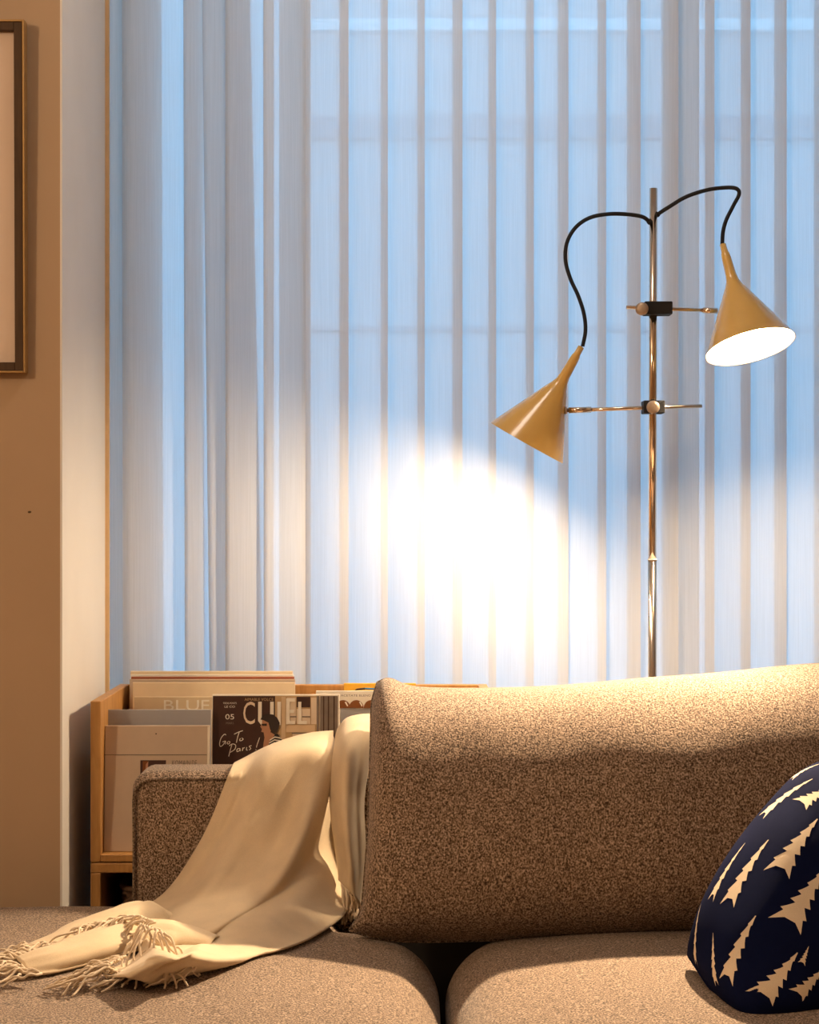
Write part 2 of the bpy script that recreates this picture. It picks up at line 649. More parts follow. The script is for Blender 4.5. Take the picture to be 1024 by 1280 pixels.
for k in range(49):
    an = 2 * math.pi * k / 48
    c, s = math.cos(an), math.sin(an)
    q = (abs(c) ** 6 + abs(s) ** 6) ** (-1 / 6)
    rim.append(Vector((bw * c * q, bd * s * q, bh)))
tube('basket_rim', rim, 0.007, M['basket'], bk, 8)

# ---- printed matter in the bin
BZ = BM + 0.0165


def text_geo(body, width=None, height=None):
    cu = bpy.data.curves.new('t', 'FONT')
    cu.body = body
    cu.resolution_u = 3
    ob = bpy.data.objects.new('t', cu)
    COL.objects.link(ob)
    bpy.context.view_layer.update()
    dg = bpy.context.evaluated_depsgraph_get()
    me = bpy.data.meshes.new_from_object(ob.evaluated_get(dg))
    vs = [v.co.copy() for v in me.vertices]
    fs = [tuple(p.vertices) for p in me.polygons]
    bpy.data.objects.remove(ob)
    bpy.data.curves.remove(cu)
    bpy.data.meshes.remove(me)
    x0, x1 = min(v.x for v in vs), max(v.x for v in vs)
    y0, y1 = min(v.y for v in vs), max(v.y for v in vs)
    sx = width / (x1 - x0) if width else None
    sy = height / (y1 - y0) if height else None
    sx = sx or sy
    sy = sy or sx
    return [Vector(((v.x - x0) * sx, 0, (v.y - y0) * sy)) for v in vs], fs


class Flat:
    """a magazine or sleeve: front face on local y = 0, local x right, z up from its foot; px() maps photo pixels to the cover"""
    def __init__(self, name, pl, pr, ptop, d, thick, mat, label, cat, group, lean=4.0, zfoot=None):
        zf = BZ if zfoot is None else zfoot
        self.x0, self.x1 = xat(pl, d), xat(pr, d)
        self.d = d
        self.h = (zat(ptop, d) - zf) / math.cos(math.radians(lean))
        self.w = self.x1 - self.x0
        dy = math.sin(math.radians(lean)) * self.h
        b = bmesh.new()
        bm_box(b, (0, 0, 0), (self.w, thick, self.h), 0.0006, 1)
        self.o = bm_obj(name, b, mat)
        self.o.location = (self.x0, d - dy, zf)
        self.o.rotation_euler = (-math.radians(lean), 0, 0)
        tag(self.o, label, cat, group)
        self.ptop = ptop

    def c(self, px, py):
        return xat(px, self.d) - self.x0, self.h - (py - self.ptop) / F * self.d

    def quad(self, name, x0, y0, x1, y1, mat, off=0.0006, parent=None):
        a, b = self.c(x0, y0), self.c(x1, y1)
        v = [(a[0], -off, b[1]), (b[0], -off, b[1]), (b[0], -off, a[1]), (a[0], -off, a[1])]
        return mesh_obj(name, v, [(0, 1, 2, 3)], mat, parent or self.o)

    def poly(self, name, polys, mats, off=0.0010):
        V, Fc, idx = [], [], []
        for k, (pts, mi) in enumerate(polys):
            o = len(V)
            for (x, y) in pts:
                a = self.c(x, y)
                V.append((a[0], -off - 0.0002 * k, a[1]))
            Fc.append(tuple(range(o, o + len(pts))))
            idx.append(mi)
        return mesh_obj(name, V, Fc, mats, self.o, False, idx)

    def text(self, name, items, mat, off=0.0012):
        """items: (body, x0, ybase, width_px, height_px)"""
        geos = []
        for (body, x0, yb, wp, hp) in items:
            v, f = text_geo(body, wp / F * self.d, hp / F * self.d)
            a = self.c(x0, yb)
            geos.append(([Vector((q.x + a[0], -off, q.z + a[1])) for q in v], f))
        V, Fc = merge(geos)
        return mesh_obj(name, V, Fc, mat, self.o)

    def strokes(self, name, lines, wpx, mat, off=0.0014):
        geos = []
        for ln in lines:
            p3 = []
            for (x, y) in ln:
                a = self.c(x, y)
                p3.append(Vector((a[0], -off, a[1])))
            if len(p3) > 2:
                p3 = catmull(p3, 6 * len(p3))
            hw = wpx / F * self.d / 2
            V, Fc = [], []
            for i, p in enumerate(p3):
                t = (p3[min(i + 1, len(p3) - 1)] - p3[max(0, i - 1)]).normalized()
                nrm = Vector((-t.z, 0, t.x)) * hw
                V += [p + nrm, p - nrm]
            for i in range(len(p3) - 1):
                Fc.append((2 * i, 2 * i + 1, 2 * i + 3, 2 * i + 2))
            geos.append((V, Fc))
        V, Fc = merge(geos)
        return mesh_obj(name, V, Fc, mat, self.o)


def ell(cx, cy, rx, ry, n=20, a0=0, a1=360):
    return [(cx + rx * math.cos(math.radians(a0 + (a1 - a0) * k / n)),
             cy + ry * math.sin(math.radians(a0 + (a1 - a0) * k / n))) for k in range(n)]


# record sleeves at the back, left half
GR = 'record sleeves at the back of the bin'
sl = [(163, 366, 839, 3.945, 0.008, 'p_cream', 'hindmost and tallest cream record sleeve in the bin'),
      (163, 367, 843, 3.933, 0.004, 'p_paper', 'white edged record sleeve just in front of the hindmost one'),
      (164, 368, 846, 3.921, 0.004, 'p_red', 'rust edged record sleeve third from the back of the bin'),
      (162, 369, 849, 3.909, 0.004, 'p_tan', 'tan edged record sleeve fourth from the back of the bin'),
      (166, 369, 853, 3.893, 0.004, 'p_cream', 'cream record sleeve with its plain upper front showing behind the magazines')]
for (a, b_, t_, d_, th, mt, lb) in sl:
    Flat('record_sleeve', a, b_, t_, d_, th, M[mt], lb, 'record', GR, lean=2.0)
f = Flat('magazine', 168, 268, 871, 3.84, 0.006, M['p_cream2'],
         'faded old cream magazine with pale capital title in front of the record sleeves', 'magazine',
         'magazines in the record bin', lean=2.5)
f.text('title_lettering', [('BLU', 205, 888, 44, 13), ('E', 252, 888, 10, 13)], M['p_paper'])
f = Flat('magazine', 134.5, 264, 887, 3.71, 0.008, M['p_gray'],
         'plain grey magazine standing behind the tan one at the left of the bin', 'magazine',
         'magazines in the record bin', lean=4)
f = Flat('magazine', 131.5, 262, 907, 3.665, 0.010, M['p_tan'],
         'tan magazine with small photo in front of all others at the left of the bin', 'magazine',
         'magazines in the record bin', lean=4)
f.quad('cover_fold', 130.6, 942.8, 259, 943.8, M['p_taupe'])
f.quad('cover_edge', 259.5, 908, 261.8, 1060, M['p_paper'])
f.quad('cover_photo', 176, 950, 208, 985, M['p_brown'])
f.poly('cover_photo_detail', [([(179, 951), (185, 951), (183, 970), (179, 975)], 0), ([(183, 955), (186, 951), (185, 972), (181, 980)], 1)],
       [M['p_lens'], M['p_skin']])
f.text('title_lettering', [('KOMAIN', 215.5, 957, 23, 7), ('DE', 240.5, 957, 6, 7)], M['p_taupe'])
f.quad('punch_hole', 194.5, 916.4, 196, 918, M['p_black'])

# the big brown and sand magazine
f = Flat('magazine', 265.5, 424.5, 868, 3.735, 0.008, M['p_paper'],
         'dark brown and sand magazine with tall title and handwritten Go To Paris', 'magazine',
         'magazines in the record bin', lean=3.5)
f.quad('cover_photo', 266.2, 870, 344, 1040, M['p_brown'])
f.quad('cover_photo', 344, 870, 399.5, 1040, M['p_sand'])
f.quad('cover_photo', 400.5, 870, 422.5, 1040, M['p_taupe'])
f.poly('cover_panelling', [
    ([(352, 871), (357, 871), (357, 1000), (352, 1000)], 0), ([(359, 872), (370, 872), (370, 905), (359, 905)], 1),
    ([(371, 871), (388, 871), (388, 884), (371, 884)], 2), ([(389, 872), (396, 872), (396, 905), (389, 905)], 1),
    ([(371, 886), (388, 886), (388, 905), (371, 905)], 1), ([(358, 906), (394, 906), (394, 915), (358, 915)], 0),
    ([(366, 917), (394, 917), (394, 1000), (366, 1000)], 1), ([(370, 920), (389.5, 920), (389.5, 960), (370, 960)], 2),
    ([(363, 895), (371, 895), (371, 896.5), (363, 896.5)], 3), ([(378, 895), (388, 895), (388, 896.5), (378, 896.5)], 3),
    ([(365, 915.5), (395, 915.5), (395, 917), (365, 917)], 3), ([(396, 870), (399, 870), (399, 1000), (396, 1000)], 3),
], [M['p_sand2'], M['p_pale'], M['p_brown'], M['p_taupe']])
f.poly('cover_stripes', [([(x, 870), (x + 1.5, 870), (x + 1.5, 1000), (x, 1000)], 0) for x in (404, 410, 417)], [M['p_brown']], 0.0009)
f.text('title_lettering', [('C', 304.5, 905, 14.5, 28)], M['p_pale'], 0.0034)
f.poly('title_lettering', [
    ([(323, 877), (327.5, 877), (327.5, 899), (329, 902), (334, 902), (334, 906), (327, 906), (323, 901)], 0),
    ([(338, 877), (342.5, 877), (342.5, 900), (339, 906), (334, 906), (334, 902), (337, 902), (338, 899)], 0),
    ([(347, 877), (351.5, 877), (351.5, 906), (347, 906)], 0),
    ([(358, 873), (362.5, 873), (362.5, 901), (369, 901), (369, 905), (358, 905)], 0),
    ([(362, 873), (369, 873), (369, 877), (362, 877)], 0), ([(362, 887), (368, 887), (368, 891), (362, 891)], 0),
    ([(373, 877), (377, 877), (377, 901), (384, 901), (384, 905), (373, 905)], 0),
], [M['p_paper']], 0.0034)
f.text('small_lettering', [('AIMABLE VOLCE', 306, 876, 36, 3.6)], M['p_sand'], 0.0034)
f.text('small_lettering', [('TROIS PONTS', 279, 880, 17, 2.2), ('LE CO', 281, 884.5, 13, 2.6), ('05', 282, 899, 11, 6.5)], M['p_paper'], 0.0016)
f.text('small_lettering', [('MARS', 283, 905, 9.5, 2.6)], M['p_taupe'], 0.0016)
f.strokes('script_lettering', [
    [(283, 918.5), (281, 917.5), (277, 922), (275, 929), (276, 932.5), (279, 931), (282, 926.5)],            # G
    [(278.5, 927), (282.5, 926), (282, 930)],
    [(285.5, 926.5), (284.5, 929), (286.5, 929.5), (288, 927), (286, 926)],                                # o
    [(293, 917.5), (298, 915), (304, 913)], [(299.5, 915), (297.5, 921), (296, 928)],                       # T
    [(301, 922.5), (300, 925), (302, 925.5), (304.5, 923.5), (302.5, 922)],                                 # o
    [(290.5, 930), (288.5, 937), (286.5, 945)], [(287, 932), (291, 929.5), (295, 931), (294, 936), (288.5, 940)],   # P
    [(300, 935), (297, 936), (297, 939), (300, 937.5), (300.5, 935), (301, 938.5)],                         # a
    [(304, 934), (303.5, 938), (304.5, 935), (306.5, 934)],                                                 # r
    [(309, 933.5), (308.5, 937), (310, 937)],                                                               # i
    [(315, 931.5), (312, 932.5), (314, 935), (312, 937)],                                                   # s
    [(325, 921.5), (322, 930), (321, 934)], [(320.2, 936.2), (320.6, 937.2)],                               # !
], 0.9, M['p_paper'], 0.0018)
# the figure on the cover: dark hair, profile, striped top
hair = [(326, 899), (329, 894), (335, 892), (342, 893), (347, 897), (350, 903), (349, 910), (346, 916), (341, 916), (338, 911), (336, 903), (330, 900)]
face = [(328, 899), (334, 899), (338, 905), (339, 913), (337, 920), (331, 921), (330, 915), (327, 914.5), (328, 911), (325.8, 908), (328, 904)]
neck = [(332, 917), (339, 915), (344, 918), (338, 926), (334, 936), (329, 938), (330, 928)]
top = [(344, 916), (350, 918), (354, 924), (357, 933), (352, 950), (330, 950), (335, 934), (338, 924)]
polys = [(top, 0), (neck, 1), (face, 1), (hair, 2), ([(327, 904.5), (334, 904), (334, 907), (328.5, 907)], 2),
         ([(348, 917), (358, 927), (361, 933), (357, 932), (353, 924)], 4)]
for k in range(7):
    y0 = 921 + 3.6 * k
    polys.append(([(337.5 - 0.8 * k, y0 + 3), (344 - 0.3 * k, y0 - 1), (350 + k * 0.5, y0), (354 + k * 0.3, y0 + 3), (350 + k * 0.5, y0 + 1.6), (344 - 0.3 * k, y0 + 0.6), (338 - 0.8 * k, y0 + 4.4)], 3))
f.poly('cover_figure', polys, [M['p_black'], M['p_skin'], M['p_hair'], M['p_paper'], M['p_sand2']], 0.0038)

# magazine with three pairs of amber lenses
f = Flat('magazine', 395, 520, 863.5, 3.80, 0.008, M['p_paper'],
         'white magazine printed with a row of brown lenses beside the cushion', 'magazine',
         'magazines in the record bin', lean=3)
f.quad('cover_photo', 426, 885.5, 519, 1000, M['p_gray'])
f.poly('cover_lenses', [(ell(x, 885, 9.2, 10, 18, 180, 360) + [(x + 9.2, 885)], 0) for x in (429, 445.5, 464)]
       + [([(x + 2, 877.5), (x + 3.8, 877), (x + 6.4, 882), (x + 5.2, 883)], 1) for x in (429, 447, 465)], [M['p_lens'], M['p_paper']])
f.text('title_lettering', [('ACETATE BLEND', 426, 870.6, 38, 2.6)], M['p_taupe'])
# yellow folder and pen
f = Flat('folder', 430, 520, 854.2, 3.905, 0.012, M['p_yellow'],
         'bright yellow folder standing at the back of the bin beside the cushion', 'folder', None, lean=1.5)
pz = zat(862.0, 3.87)
pen = empty('pen', (xat(457, 3.87), 3.87, pz))
tag(pen, 'blue pen with black end lying along the top of the white magazine', 'pen')
def pp(px, py):
    return Vector((xat(px, 3.87) - pen.location.x, 0, zat(py, 3.87) - pz))
tube('pen_barrel', [pp(456, 860.8), pp(473, 861.4)], 0.0018, M['p_blue'], pen, 10)
tube('pen_grip', [pp(444, 862.6), pp(447, 861.6), pp(456, 860.8)], [0.0008, 0.0019, 0.0021], M['black'], pen, 10)

# ------------------------------------------------------------------ sofa
SEAT = 0.42
sofa = empty('sofa', (0.2, 3.0, 0.0))
tag(sofa, 'brown tweed sofa with low back and loose plump cushions', 'sofa')
SO = sofa.location


def shift(vs):
    return [Vector(v) - SO for v in vs]


def rr_in(x, y, x0, x1, y0, y1, r):
    """distance inwards from the edge of a rectangle with rounded corners"""
    qx = abs(x - (x0 + x1) / 2) - (x1 - x0) / 2 + r
    qy = abs(y - (y0 + y1) / 2) - (y1 - y0) / 2 + r
    return r - math.hypot(max(qx, 0), max(qy, 0)) - min(max(qx, qy), 0)


def seat_h(x, y, c):
    rects, crown, r = c
    x0, x1, y0, y1 = rects[0]
    d = max(rr_in(x, y, *q, 0.12) for q in rects)
    u = min(1, abs((2 * x - x0 - x1) / (x1 - x0)))
    base = SEAT - 0.03 + crown * (1 - u ** 4) * (1 - 0.35 * max(0.0, (y - 2.9) / 0.5))
    e = min(1.0, max(0.0, r - d) / r)
    if d < -0.001:
        return 0.235
    return base - 0.085 * (1 - math.sqrt(max(0.0, 1 - e * e)))


SEATS = [([(-1.35, 0.050, 2.10, 3.25), (-1.35, -0.10, 2.10, 3.42)], 0.050, 0.085),
         ([(0.060, 1.25, 2.10, 3.25)], 0.046, 0.095)]


def seat_z(x, y):
    for c in SEATS:
        if max(rr_in(x, y, *q, 0.12) for q in c[0]) > 0:
            return seat_h(x, y, c)
    return 0.30


def seat_cushion(c):
    x0, x1, y0, y1 = c[0][0]
    y1 = c[0][-1][3]
    nx, ny = 130, 100
    def sp(k, n):       # denser towards the edges
        t = k / n
        return 0.5 - 0.5 * math.cos(math.pi * t)
    verts, faces = [], []
    for j in range(ny + 1):
        for i in range(nx + 1):
            x, y = x0 + (x1 - x0) * sp(i, nx), y0 + (y1 - y0) * sp(j, ny)
            z = seat_h(x, y, c) + 0.0035 * noise.noise(Vector((x * 5, y * 5, 0)))
            verts.append(Vector((x, y, z)))
    W = nx + 1
    for j in range(ny):
        for i in range(nx):
            faces.append((j * W + i, j * W + i + 1, (j + 1) * W + i + 1, (j + 1) * W + i))
    # skirt down to the platform
    loop = [i for i in range(W)] + [j * W + nx for j in range(1, ny + 1)] + [ny * W + i for i in range(nx - 1, -1, -1)] + [j * W for j in range(ny - 1, 0, -1)]
    prev = loop
    cx, cy = (x0 + x1) / 2, (y0 + y1) / 2
    for (dz, out) in ((0.085, 0.0), (0.087, -0.01)):
        o = len(verts)
        for q in loop:
            v = verts[q]
            d = Vector((v.x - cx, v.y - cy, 0)).normalized()
            verts.append(Vector((v.x + d.x * out, v.y + d.y * out, SEAT - 0.10 - dz)))
        new = list(range(o, o + len(loop)))
        for k in range(len(loop)):
            k2 = (k + 1) % len(loop)
            faces.append((prev[k2], prev[k], new[k], new[k2]))
        prev = new
    faces.append(tuple(prev))
    mesh_obj('seat_cushion', shift(verts), faces, M['sofa'], sofa, True)


for c in SEATS:
    seat_cushion(c)

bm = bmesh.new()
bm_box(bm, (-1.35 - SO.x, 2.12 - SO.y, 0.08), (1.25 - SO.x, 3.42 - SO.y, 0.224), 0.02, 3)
bm_box(bm, (-0.08 - SO.x, 3.27 - SO.y, 0.20), (1.2 - SO.x, 3.372 - SO.y, 0.42), 0.004, 1)  # added block, coloured black as the shade under the back cushion
bm_obj('seat_base_gap_shade', bm, M['gap_shade'], sofa, True)
for (lx, ly) in ((-1.25, 2.2), (1.15, 2.2), (-1.25, 3.36), (1.15, 3.36)):
    tube('leg', [Vector((lx, ly, 0.0)) - SO, Vector((lx, ly, 0.09)) - SO], [0.016, 0.022], M['frame_brown'], sofa, 12)

# low back: rounded slab with a crowned top and a piped seam
bx0_, bx1_ = xat(163, 3.38), 1.25
by0, by1, bz0, bz1 = 3.38, 3.52, 0.10, 0.655
bm = bmesh.new()
bm_box(bm, (bx0_, by0, bz0), (bx1_, by1, bz1), 0.030, 6)
for v in bm.verts:
    t = (v.co.y - by0) / (by1 - by0)
    if v.co.z > bz1 - 0.032:
        e = min(1.0, (v.co.x - bx0_) / 0.05)
        v.co.z += 0.012 * math.sin(math.pi * max(0, min(1, t))) * e
    v.co -= SO
bm_obj('backrest', bm, M['sofa'], sofa, True)
seam = [Vector((bx0_ + 0.006, by0 + 0.003, z)) for z in (0.40, 0.55, 0.615)]
seam += [Vector((bx0_ + 0.012, by0 + 0.002, 0.632)), Vector((bx0_ + 0.026, by0 + 0.003, 0.6435)), Vector((bx0_ + 0.06, by0 + 0.0035, 0.6475))]
seam += [Vector((x, by0 + 0.0035, 0.6475 + 0.0012 * math.sin(x * 9))) for x in (-0.36, -0.2, 0.0, 0.3, 0.7, 1.2)]
tube('piping', shift(catmull(seam, 90)), 0.0028, M['piping'], sofa, 8)


def coons(bottom, top, left, right, nu, nv):
    B, T_, L, R = catmull(bottom, nu + 1), catmull(top, nu + 1), catmull(left, nv + 1), catmull(right, nv + 1)
    g = []
    for j in range(nv + 1):
        v = j / nv
        row = []
        for i in range(nu + 1):
            u = i / nu
            p = B[i] * (1 - v) + T_[i] * v + L[j] * (1 - u) + R[j] * u
            p -= B[0] * ((1 - u) * (1 - v)) + B[nu] * (u * (1 - v)) + T_[0] * ((1 - u) * v) + T_[nu] * (u * v)
            row.append(p)
        g.append(row)
    return g


def pillow_geo(g, nrm, front, back, ex=2.6, wrinkle=0.004, wscale=7.0, pinch=0.5):
    """closed cushion: seam on the edge of grid g, bulging along nrm by front / against it by back"""
    nv, nu = len(g) - 1, len(g[0]) - 1
    verts, faces = [], []
    def bulge(u, v):
        a, b = abs(2 * u - 1), abs(2 * v - 1)
        return ((1 - a ** ex) * (1 - b ** ex)) ** pinch
    for side, amt in ((1, front), (-1, back)):
        for j in range(nv + 1):
            for i in range(nu + 1):
                u, v = i / nu, j / nv
                h = bulge(u, v)
                p = g[j][i]
                wv = wrinkle * noise.noise(p * wscale) * min(1.0, 3 * h)
                verts.append(p + nrm * (side * (amt * h + wv)))
    W = nu + 1
    o = W * (nv + 1)
    for j in range(nv):
        for i in range(nu):
            a, b, c, d = j * W + i, j * W + i + 1, (j + 1) * W + i + 1, (j + 1) * W + i
            faces.append((a, b, c, d))
            faces.append((o + d, o + c, o + b, o + a))
    edge = list(range(W)) + [j * W + nu for j in range(1, nv + 1)] + [nv * W + i for i in range(nu - 1, -1, -1)] + [j * W for j in range(nv - 1, 0, -1)]
    remap = {o + e: e for e in edge}
    faces = [tuple(remap.get(i, i) for i in q) for q in faces]
    faces = [tuple(dict.fromkeys(q)) for q in faces]
    faces = [q for q in faces if len(q) > 2]
    return verts, faces, edge


# the loose back cushion
cb = [at(437, 1163, 3.135), at(470, 1172, 3.145), at(520, 1177, 3.15), at(640, 1174, 3.15), at(760, 1170, 3.15), at(860, 1166, 3.15), at(1000, 1163, 3.15), at(1160, 1160, 3.15)]
ct = [at(472, 853, 3.37), at(488, 849, 3.38), at(520, 860, 3.39), at(600, 862, 3.40), at(700, 859, 3.40), at(800, 851, 3.40), at(900, 843, 3.40), at(1030, 830, 3.40), at(1160, 834, 3.40)]
cl = [cb[0], at(451, 1138, 3.15), at(456, 1095, 3.16), at(460, 1040, 3.18), at(462, 980, 3.21), at(464, 920, 3.26), at(465, 880, 3.32), ct[0]]
cr = [cb[-1], at(1165, 1080, 3.17), at(1165, 960, 3.22), at(1165, 880, 3.31), ct[-1]]
g = coons(cb, ct, cl, cr, 110, 60)
nrm = Vector((0, -1, 0.42)).normalized()
v_, f_, e_ = pillow_geo(g, nrm, 0.105, 0.05, ex=3.4, wrinkle=0.008, wscale=6.0, pinch=0.60)
cush = mesh_obj('back_cushion', shift(v_), f_, M['sofa'], sofa, True)
nu = 110
pipe = [v_[i] - SO for i in e_] + [v_[e_[0]] - SO]
tube('cushion_piping', pipe, 0.0025, M['piping'], cush, 8)

# ------------------------------------------------------------------ cream throw
throw = empty('throw_blanket', (-0.3, 3.2, SEAT))
tag(throw, 'cream wool throw with fringed ends draped over the sofa back and seat', 'blanket')
TO = throw.location


def Ds(py, h=0.012):
    return (H - SEAT - h) * F / (py - 640.0)


def sheet(rows, nu, nv, bump=None, clamp=True):
    """rows of equally many control points, each (px, py, D)"""
    R3 = [catmull([at(*p) for p in r], nu + 1) for r in rows]
    cols = [catmull([R3[k][i] for k in range(len(rows))], nv + 1) for i in range(nu + 1)]
    out = []
    for j in range(nv + 1):
        row = []
        for i in range(nu + 1):
            p = cols[i][j].copy()
            if bump:
                p.y -= bump(i / nu, j / nv)
            p += Vector((0, -1, 0.4)) * (0.0024 * noise.noise(Vector((p.x * 22, p.y * 9, p.z * 22))) + 0.0045 * noise.noise(Vector((p.x * 11 + p.z * 7, p.y * 5, p.z * 3 - p.x * 4))))
            if clamp:
                if p.y < 3.40:
                    p.z = max(p.z, seat_z(p.x, p.y) + 0.007)
                if 3.365 < p.y < 3.45 and p.z < 0.655 and p.x > bx0_ - 0.01:
                    p.y = 3.365
            row.append(p)
        out.append(row)
    return out


def grid_geo(g):
    nv, nu = len(g) - 1, len(g[0]) - 1
    verts = [p - TO for r in g for p in r]
    W = nu + 1
    faces = [(j * W + i, (j + 1) * W + i, (j + 1) * W + i + 1, j * W + i + 1) for j in range(nv) for i in range(nu)]
    return verts, faces


def gauss(x, c, s):
    return math.exp(-((x - c) / s) ** 2)


main_rows = [
    [(300, 1030, 3.550), (320, 1025, 3.550), (340, 1020, 3.550), (360, 1018, 3.550), (380, 1015, 3.550), (400, 1015, 3.550), (416, 1015, 3.55)],
    [(295, 964, 3.545), (318, 952, 3.545), (340, 942, 3.545), (360, 933, 3.545), (380, 927, 3.545), (400, 924, 3.545), (417, 923, 3.545)],
    [(292, 955, 3.42), (315, 945, 3.47), (337, 934, 3.47), (358, 927, 3.47), (378, 923, 3.47), (398, 921, 3.47), (417, 921, 3.47)],
    [(282, 977, 3.362), (304, 972, 3.365), (328, 958, 3.36), (351, 948, 3.355), (374, 942, 3.355), (397, 940, 3.36), (422, 946, 3.37)],
    [(262, 1030, 3.365), (285, 1026, 3.335), (309, 1022, 3.32), (335, 1018, 3.305), (361, 1014, 3.315), (388, 1012, 3.31), (424, 1014, 3.364)],
    [(234, 1080, 3.36), (258, 1078, 3.31), (284, 1076, 3.28), (312, 1074, 3.265), (344, 1072, 3.27), (380, 1070, 3.27), (429, 1072, 3.362)],
    [(204, 1118, 3.345), (226, 1120, 3.275), (250, 1122, 3.215), (284, 1122, 3.195), (324, 1120, 3.19), (372, 1118, 3.20), (436, 1124, 3.30)],
    [(168, 1144, Ds(1144)), (190, 1150, 3.20), (216, 1156, 3.10), (252, 1158, 3.06), (292, 1156, 3.05), (344, 1152, 3.08), (424, 1150, Ds(1150))],
    [(164, 1162, Ds(1162)), (182, 1171, 3.06), (206, 1180, 2.99), (238, 1184, 2.95), (274, 1184, 2.95), (318, 1182, 2.97), (366, 1184, Ds(1184))],
    [(178, 1182, Ds(1182, .03)), (194, 1185, Ds(1185, .065)), (212, 1190, Ds(1190, .075)), (234, 1194, Ds(1194, .07)), (258, 1197, Ds(1197, .055)), (284, 1200, Ds(1200, .035)), (309, 1205, Ds(1205))],
    [(160, 1208, Ds(1208, .02)), (174, 1201, Ds(1201, .055)), (188, 1201, Ds(1201, .065)), (203, 1204, Ds(1204, .06)), (219, 1209, Ds(1209, .048)), (238, 1215, Ds(1215, .028)), (254, 1222, Ds(1222))],
    [(128, 1228, Ds(1228, .012)), (140, 1222, Ds(1222, .035)), (154, 1221, Ds(1221, .045)), (168, 1224, Ds(1224, .042)), (182, 1228, Ds(1228, .034)), (196, 1234, Ds(1234, .020)), (206, 1240, Ds(1240))],
]


def main_bump(u, v):
    # long folds running from the crest down to the left
    env = max(0.0, math.sin(math.pi * min(1, max(0, (v - 0.22) / 0.78)))) ** 0.8
    c1 = 0.92 - 0.50 * min(1, max(0, (v - 0.3) / 0.45))
    c2 = 0.42 - 0.22 * v
    s = 0.038 * (gauss(u, c1, 0.085) - 0.8 * gauss(u, c1 + 0.12, 0.06))
    s += 0.026 * (gauss(u, c2, 0.10) - 0.7 * gauss(u, c2 - 0.16, 0.06))
    s += 0.012 * gauss(u, 0.80, 0.10) * (1 if v > 0.5 else v * 2)
    return s * env


geos = [grid_geo(sheet(main_rows, 84, 110, main_bump))]
# the narrower fold hanging beside the cushion
side_rows = [
    [(424, 1000, 3.54), (436, 1000, 3.54), (450, 1000, 3.54), (464, 1000, 3.54), (478, 1000, 3.54)],
    [(424, 915, 3.53), (434, 906, 3.53), (448, 903, 3.53), (462, 902, 3.53), (478, 902, 3.53)],
    [(419, 926, 3.44), (430, 909, 3.42), (445, 902, 3.42), (460, 901, 3.42), (476, 902, 3.43)],
    [(414, 951, 3.36), (425, 940, 3.325), (438, 935, 3.315), (452, 932, 3.33), (466, 930, 3.36)],
    [(413, 1003, 3.335), (423, 1000, 3.295), (435, 998, 3.28), (446, 997, 3.29), (455, 997, 3.33)],
    [(418, 1049, 3.325), (427, 1048, 3.28), (437, 1048, 3.265), (447, 1048, 3.275), (456, 1048, 3.31)],
    [(423, 1085, 3.31), (431, 1086, 3.27), (440, 1087, 3.255), (448, 1088, 3.265), (455, 1088, 3.30)],
    [(424, 1100, 3.30), (431, 1107, 3.26), (439, 1116, 3.25), (446, 1126, 3.255), (452, 1136, 3.29)],
]


def side_bump(u, v):
    env = max(0.0, math.sin(math.pi * min(1, max(0, (v - 0.3) / 0.7)))) ** 0.6
    return env * (0.012 * gauss(u, 0.42, 0.16) - 0.008 * gauss(u, 0.72, 0.10) + 0.004 * gauss(u, 0.9, 0.1))


geos.append(grid_geo(sheet(side_rows, 44, 80, side_bump)))
# two rolled tails lying on the seat, and a loose flap
def tail(spine, widths, heights, nu=18, nv=40, roll=1.0):
    sp = catmull([Vector((at(x, y, Ds(y, 0.004)).x, Ds(y, 0.004), 0)) for (x, y) in spine], nv + 1)
    out = []
    m = len(widths) - 1
    for j, p in enumerate(sp):
        t = (sp[min(j + 1, nv)] - sp[max(j - 1, 0)]).normalized()
        side = Vector((t.y, -t.x, 0))
        q = j / nv * m
        k = min(int(q), m - 1)
        wd = widths[k] + (widths[k + 1] - widths[k]) * (q - k)
        hg = heights[k] + (heights[k + 1] - heights[k]) * (q - k)
        row = []
        for i in range(nu + 1):
            a = math.pi * 1.12 * (i / nu) - math.pi * 0.06
            wr = 1 + 0.22 * noise.noise(Vector((i * 0.45, j * 0.10, spine[0][0])))
            pt = p + side * (-math.cos(a) * wd * wr)
            z = seat_z(pt.x, pt.y) + 0.006 + max(-0.004, math.sin(a)) * hg * wr
            row.append(Vector((pt.x, pt.y, z)))
        out.append(row)
    return out


geos.append(grid_geo(tail([(270, 1192), (215, 1190), (160, 1196), (110, 1212), (60, 1226), (22, 1232)],
                          [0.030, 0.050, 0.046, 0.042, 0.036, 0.034], [0.010, 0.030, 0.036, 0.032, 0.026, 0.016])))
geos.append(grid_geo(tail([(215, 1160), (185, 1163), (150, 1173), (110, 1184), (80, 1196), (45, 1206)],
                          [0.030, 0.060, 0.058, 0.045, 0.040, 0.030], [0.012, 0.036, 0.034, 0.026, 0.016, 0.008])))
V, Fc = merge(geos)
cloth = mesh_obj('wool_cloth', V, Fc, M['throw'], throw, True)
md = cloth.modifiers.new('thickness', 'SOLIDIFY')
md.thickness = 0.0035
md.offset = 0.0


